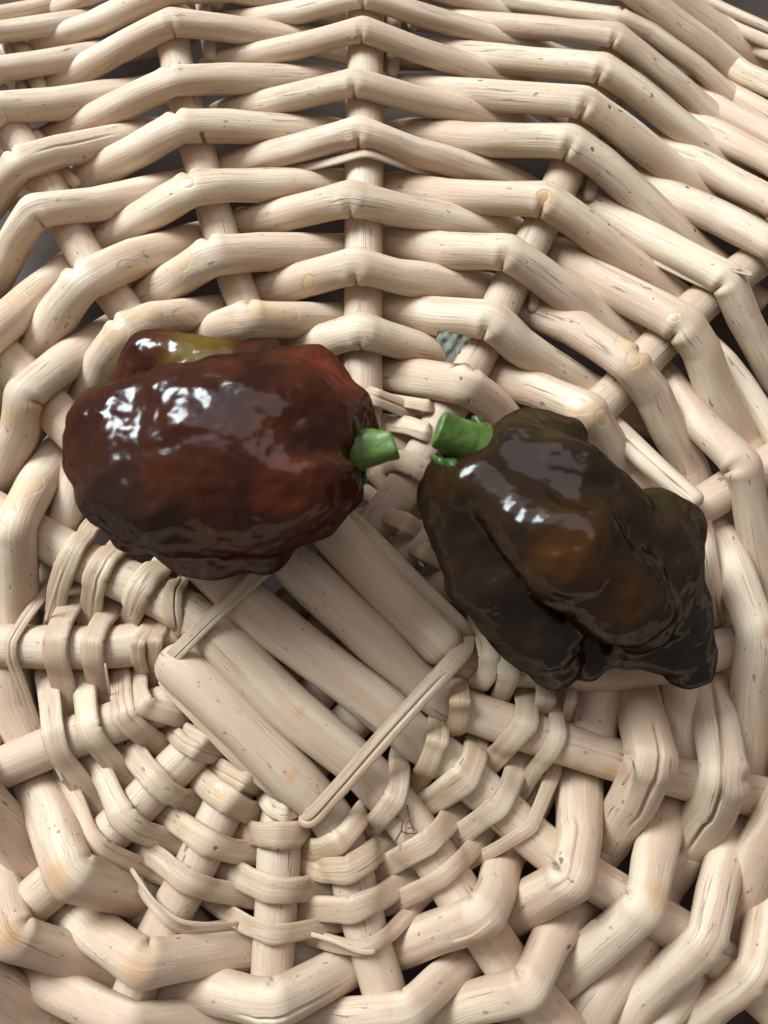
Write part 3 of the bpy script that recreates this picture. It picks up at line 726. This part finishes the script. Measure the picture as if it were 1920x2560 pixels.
def super_sdf(P, c, r, p):
    q = np.abs(P - c) / r
    g = (q ** p).sum(-1) ** (1 / p)
    return (g - 1) * np.min(r) * .9
def pepper(label, lobes, k, mat, seed, dent, grooves, stem, calyx, core=None, amp=(.85, .34)):
    C = [(dp(*a), dp(*b), ra * MM, rb * MM) for a, b, ra, rb in lobes]
    allp = np.array([p for c in C for p in c[:2]]); mr = max(max(c[2:]) for c in C) + .003
    lo, hi = allp.min(0) - mr, allp.max(0) + mr
    if core: cc = dp(*core[0]); cr = np.array(core[1]) * MM + .003; lo, hi = np.minimum(lo, cc - cr), np.maximum(hi, cc + cr)
    def sdf(P):
        d = None if core is None else super_sdf(P, dp(*core[0]), np.array(core[1]) * MM, core[2])
        for a, b, ra, rb in C:
            e = cone_sdf(P, a, b, ra, rb)
            d = e if d is None else smin(d, e, k * MM)
        for q, r, dep in dent:                               # hollows
            d = np.maximum(d, -1) + dep * MM * np.exp(-(np.linalg.norm(P - dp(*q), axis=-1) / (r * MM)) ** 2)
        for a, b, r, dep in grooves:
            d = d + dep * MM * np.exp(-((cone_sdf(P, dp(*a), dp(*b), 0, 0)) / (r * MM)) ** 2)
        near = np.abs(d) < .003
        nz = np.zeros(d.shape)
        Pn = P[near]
        nz[near] = amp[0] * MM * fbm(Pn, .0085, seed, 2) + amp[1] * MM * fbm(Pn, .0032, seed + 1, 2)
        return d + nz
    root = bpy.data.objects.new('pepper', None); COL.objects.link(root)
    prop(root, label, 'pepper')
    body, V = solid('body', sdf, lo, hi, .00042, mat, root)
    # stem: short cut peduncle
    (sa, sb, ra, rb, cut) = stem
    A, B = dp(*sa), dp(*sb); ax = (B - A) / np.linalg.norm(B - A); cn = np.array(cut, float); cn /= np.linalg.norm(cn)
    def ssdf(P):
        d = cone_sdf(P, A, B + ax * .003, ra * MM, rb * MM)
        d = d + .20 * MM * np.cos(4 * np.arctan2((P - A) @ np.cross(ax, [0, 0, 1]), (P - A) @ np.cross(ax, np.cross(ax, [0, 0, 1]))))
        d = smin(d, cone_sdf(P, A - ax * .001, A + ax * .0012, (ra + .9) * MM, (ra - .4) * MM), .0015)
        d = d + .22 * MM * fbm(P, .0022, seed + 9, 2)
        c = (P - B) @ cn
        return -smin(-d, -c, .0006)
    pts = np.array([A, B]); m2 = .006
    solid('stem', ssdf, pts.min(0) - m2, pts.max(0) + m2, .0002, M_GREEN, root)
    bvh = BVHTree.FromPolygons([Vector(v) for v in V], [tuple(p.vertices) for p in body.data.polygons])
    def on(x, y, z):                                         # on the skin, else at the given height
        q = dp(x, y, z); d = Vector(q - CP).normalized(); hit = bvh.ray_cast(Vector(CP), d)[0]
        return np.array(hit) if hit is not None else q
    C2 = [(on(*a) + FW * .5 * r * MM, on(*b) + FW * .5 * r * MM, r * .70 * MM) for a, b, r in calyx]
    cp = np.array([p for c in C2 for p in c[:2]])
    def csdf(P):
        d = None
        for a, b, r in C2:
            e = cone_sdf(P, a, b, r, r * .7); d = e if d is None else smin(d, e, .0006)
        return d + .35 * MM * fbm(P, .0012, seed + 4, 2)
    solid('calyx', csdf, cp.min(0) - .003, cp.max(0) + .003, .0002, M_CALYX, root)
    return root

M_P1 = pepper_mat('red_brown_pepper', (.024, .0065, .0038), (.050, .0115, .004), (.095, .021, .005),
                  [(425, 765, 20, 8.0, (.115, .072, .010)), (350, 750, 20, 4, (.075, .022, .008)), (250, 870, 24, 7, (.040, .028, .010)), (720, 830, 24, 10, (.11, .018, .008)), (620, 930, 42, 9, (.085, .018, .004)), (650, 1090, 36, 9, (.080, .016, .004)), (280, 1080, 30, 12, (.024, .010, .006))])
M_P2 = pepper_mat('olive_brown_pepper', (.014, .0075, .004), (.026, .012, .0045), (.042, .017, .0035),
                  [(1170, 920, 24, 9, (.034, .022, .007)), (1230, 1200, 32, 8, (.046, .0175, .003)), (1330, 1290, 30, 8, (.040, .015, .003)), (1400, 1080, 20, 7, (.028, .018, .006)), (1160, 1400, 18, 10, (.013, .008, .0045)), (1500, 1350, 18, 14, (.015, .0095, .005))])
pepper('glossy red-brown habanero pepper with a yellow-green lobe, lying left of the other',
       [((242, 922, 22.5), (255, 980, 22), 6.2, 7.5), ((520, 880, 27), (620, 890, 26), 7.4, 7.2),
        ((655, 850, 18), (692, 925, 20), 8.0, 8.8), ((340, 782, 16), (400, 788, 17), 4.5, 4.3), ((400, 788, 17), (570, 795, 17), 4.3, 4.8), ((285, 850, 15), (340, 785, 16), 4, 4.5),
        ((285, 1150, 14), (300, 1155, 14), 3.0, 2.6), ((405, 1195, 13.5), (430, 1200, 13.5), 3.6, 3.2), ((480, 1190, 14.5), (570, 1185, 15), 4.4, 4.4)],
       3.4, M_P1, 11, [((785, 972, 24), 4.2, 2.0), ((300, 895, 33), 4.2, 1.2), ((430, 830, 30), 3.0, .6)],
       [((420, 800, 24), (270, 850, 26), 2.0, 1.5), ((770, 985, 27), (560, 950, 39), 2.2, .7), ((720, 1120, 22), (380, 1130, 30), 2.0, .8), ((740, 900, 24), (560, 800, 28), 1.6, .7)],
       ((775, 970, 23.5), (855, 960, 25.5), 2.9, 1.9, (.93, .32, .10)),
       [((768, 925, 23), (765, 905, 22), .9), ((770, 935, 24), (774, 1000, 24), 1.3), ((778, 1005, 24), (788, 1040, 23), .8)], core=((480, 993, 23.5), (21.6, 15.1, 13.8), 2.38), amp=(.9, .38))
def q2(x, y, z): return (881.4 + x * .41664, 846.8 + y * .41664, z)
def chain(*n): return [(q2(*a[:3]), q2(*b[:3]), a[3], b[3]) for a, b in zip(n, n[1:])]
pepper('dark olive-brown wrinkled habanero pepper with two pointed lobes, lying right of the other',
       chain((560, 310, 24, 5.4), (830, 440, 24.5, 5.8), (1040, 620, 22, 5.6), (1180, 800, 20, 6)) + chain((400, 480, 25, 6.6), (800, 790, 26, 8.4), (1080, 1030, 22, 7.4), (1190, 1130, 18, 6)) +
       chain((270, 560, 20, 6.4), (450, 950, 18, 6.9), (680, 1250, 14, 6.3), (755, 1395, 11.5, 4.5)) + chain((620, 255, 17, 5.2), (800, 270, 16, 4.6)) + chain((270, 410, 22, 5), (300, 500, 22, 5.5)) +
       chain((1270, 700, 17, 6), (1365, 725, 14.5, 5.1)) + chain((1280, 900, 18, 7), (1390, 1150, 14, 5.4), (1470, 1360, 11, 3.3), (1495, 1435, 10.2, 2.6)) + chain((1130, 1295, 12, 4.4), (1350, 1335, 12, 4.2)) + chain((980, 1270, 9.5, 3.4), (935, 1420, 9.5, 2.5)) + chain((1400, 1450, 10, 2.2), (1440, 1470, 10, 2.0)),
       2.4, M_P2, 23, [((1020, 960, 27), 3.6, 1.4)],
       [(q2(480, 330, 31), q2(830, 530, 33), 1.6, .9), (q2(830, 530, 33), q2(1160, 760, 29), 1.6, .8), (q2(320, 650, 28), q2(470, 920, 26), 1.6, 1.0), (q2(620, 980, 26), q2(900, 1180, 18), 1.5, 1.2)],
       ((1014, 962, 24.5), (945, 924, 28.5), 3.25, 2.6, (-.88, .30, .12)),
       [((1032, 905, 25), (1046, 925, 26), 1.2), ((1046, 925, 26), (1040, 950, 27), 1.2), ((980, 1004, 26), (950, 995, 24), 1.2), ((950, 995, 24), (935, 985, 23), .9)], amp=(.75, .48))

# ------------------------------------------------------------------ scrap of dried leaf between two weavers
def leaf():
    m, nt, b = new_mat('dried_leaf'); N = NT(nt)
    tc = N.n('ShaderNodeTexCoord').outputs['Object']
    n1 = N.noise(tc, 500.0, 3, .6); n2 = N.noise(tc, 1500.0, 2, .5)
    col = N.mix(N.ramp(n1, .35, .65), (.10, .10, .075), (.20, .20, .155))
    N.l(N.mix(N.math('MULTIPLY', N.ramp(n2, .5, .7), .3), col, (.34, .33, .27)), b.inputs['Base Color']); b.inputs['Roughness'].default_value = .8
    out = np.array([(1098, 762), (1104, 738), (1112, 720), (1135, 722), (1150, 714), (1172, 734), (1190, 728), (1215, 736), (1240, 742), (1276, 756), (1268, 772), (1272, 792), (1248, 792), (1236, 806), (1226, 838), (1206, 846), (1190, 866), (1168, 868), (1145, 886), (1152, 846), (1138, 826), (1126, 800)], float)
    c = np.array([1180.0, 785.0]); V, F = [], []
    n = len(out) * 3; rings = 10
    O = [out[i // 3] + (out[(i // 3 + 1) % len(out)] - out[i // 3]) * (i % 3) / 3 for i in range(n)]
    for top in (1, 0):
        for r in range(rings + 1):
            for i in range(n):
                q = c + (O[i] - c) * max(r, .15) / rings
                fold = abs(((q[0] - 1180) * .8 + (q[1] - 785) * .6) / 26 % 2 - 1)
                z = 9.2 + .30 * fold + .35 * noise.noise((q[0] * .03, q[1] * .03, 3)) + .006 * (785 - q[1]) + .004 * (q[0] - 1180) - (0 if top else .12)
                V.append(at(*to_src('c5', *q), z * MM).tolist())
    o0 = (rings + 1) * n
    for t in (0, 1):
        for r in range(rings):
            for i in range(n):
                j = (i + 1) % n; q = [t * o0 + r * n + i, t * o0 + r * n + j, t * o0 + (r + 1) * n + j, t * o0 + (r + 1) * n + i]
                F.append(q if t else q[::-1])
    for i in range(n):
        j = (i + 1) % n; F.append([rings * n + i, rings * n + j, o0 + rings * n + j, o0 + rings * n + i])
    me = bpy.data.meshes.new('leaf_scrap'); me.from_pydata(V, [], F); me.materials.append(m); me.polygons.foreach_set('use_smooth', [True] * len(F)); me.update()
    o = bpy.data.objects.new('leaf_scrap', me); COL.objects.link(o)
    prop(o, 'small crumpled grey-green dried leaf scrap wedged in the weave above the right pepper stem', 'leaf')
leaf()
# hair-thin dried rootlet on a stake below the cross
def rootlet():
    m, nt, b = new_mat('rootlet'); b.inputs['Base Color'].default_value = (.12, .055, .03, 1); b.inputs['Roughness'].default_value = .6
    cu = bpy.data.curves.new('rootlet', 'CURVE'); cu.dimensions = '3D'; cu.bevel_depth = .00014; cu.bevel_resolution = 2
    for pts in ([(950, 1105), (958, 1150), (965, 1190), (985, 1235)], [(958, 1160), (930, 1180), (918, 1240), (890, 1290), (893, 1320)], [(965, 1190), (975, 1220), (955, 1225)], [(918, 1180), (895, 1170), (910, 1160)], [(918, 1240), (950, 1252), (1000, 1252)]):
        s = cu.splines.new('POLY'); s.points.add(len(pts) - 1)
        for p, (x, y) in zip(s.points, pts):
            q = at(*to_src('e2', x, y), 4.6 * MM); p.co = (*q, 1)
    tmp = bpy.data.objects.new('tmp', cu); COL.objects.link(tmp)
    dg = bpy.context.evaluated_depsgraph_get(); me = bpy.data.meshes.new_from_object(tmp.evaluated_get(dg)); bpy.data.objects.remove(tmp)
    me.materials.clear(); me.materials.append(m)
    o = bpy.data.objects.new('dry_rootlet', me); COL.objects.link(o)
    prop(o, 'thin branching brown plant fibre lying on a willow stake below the cross', 'plant fibre')
rootlet()
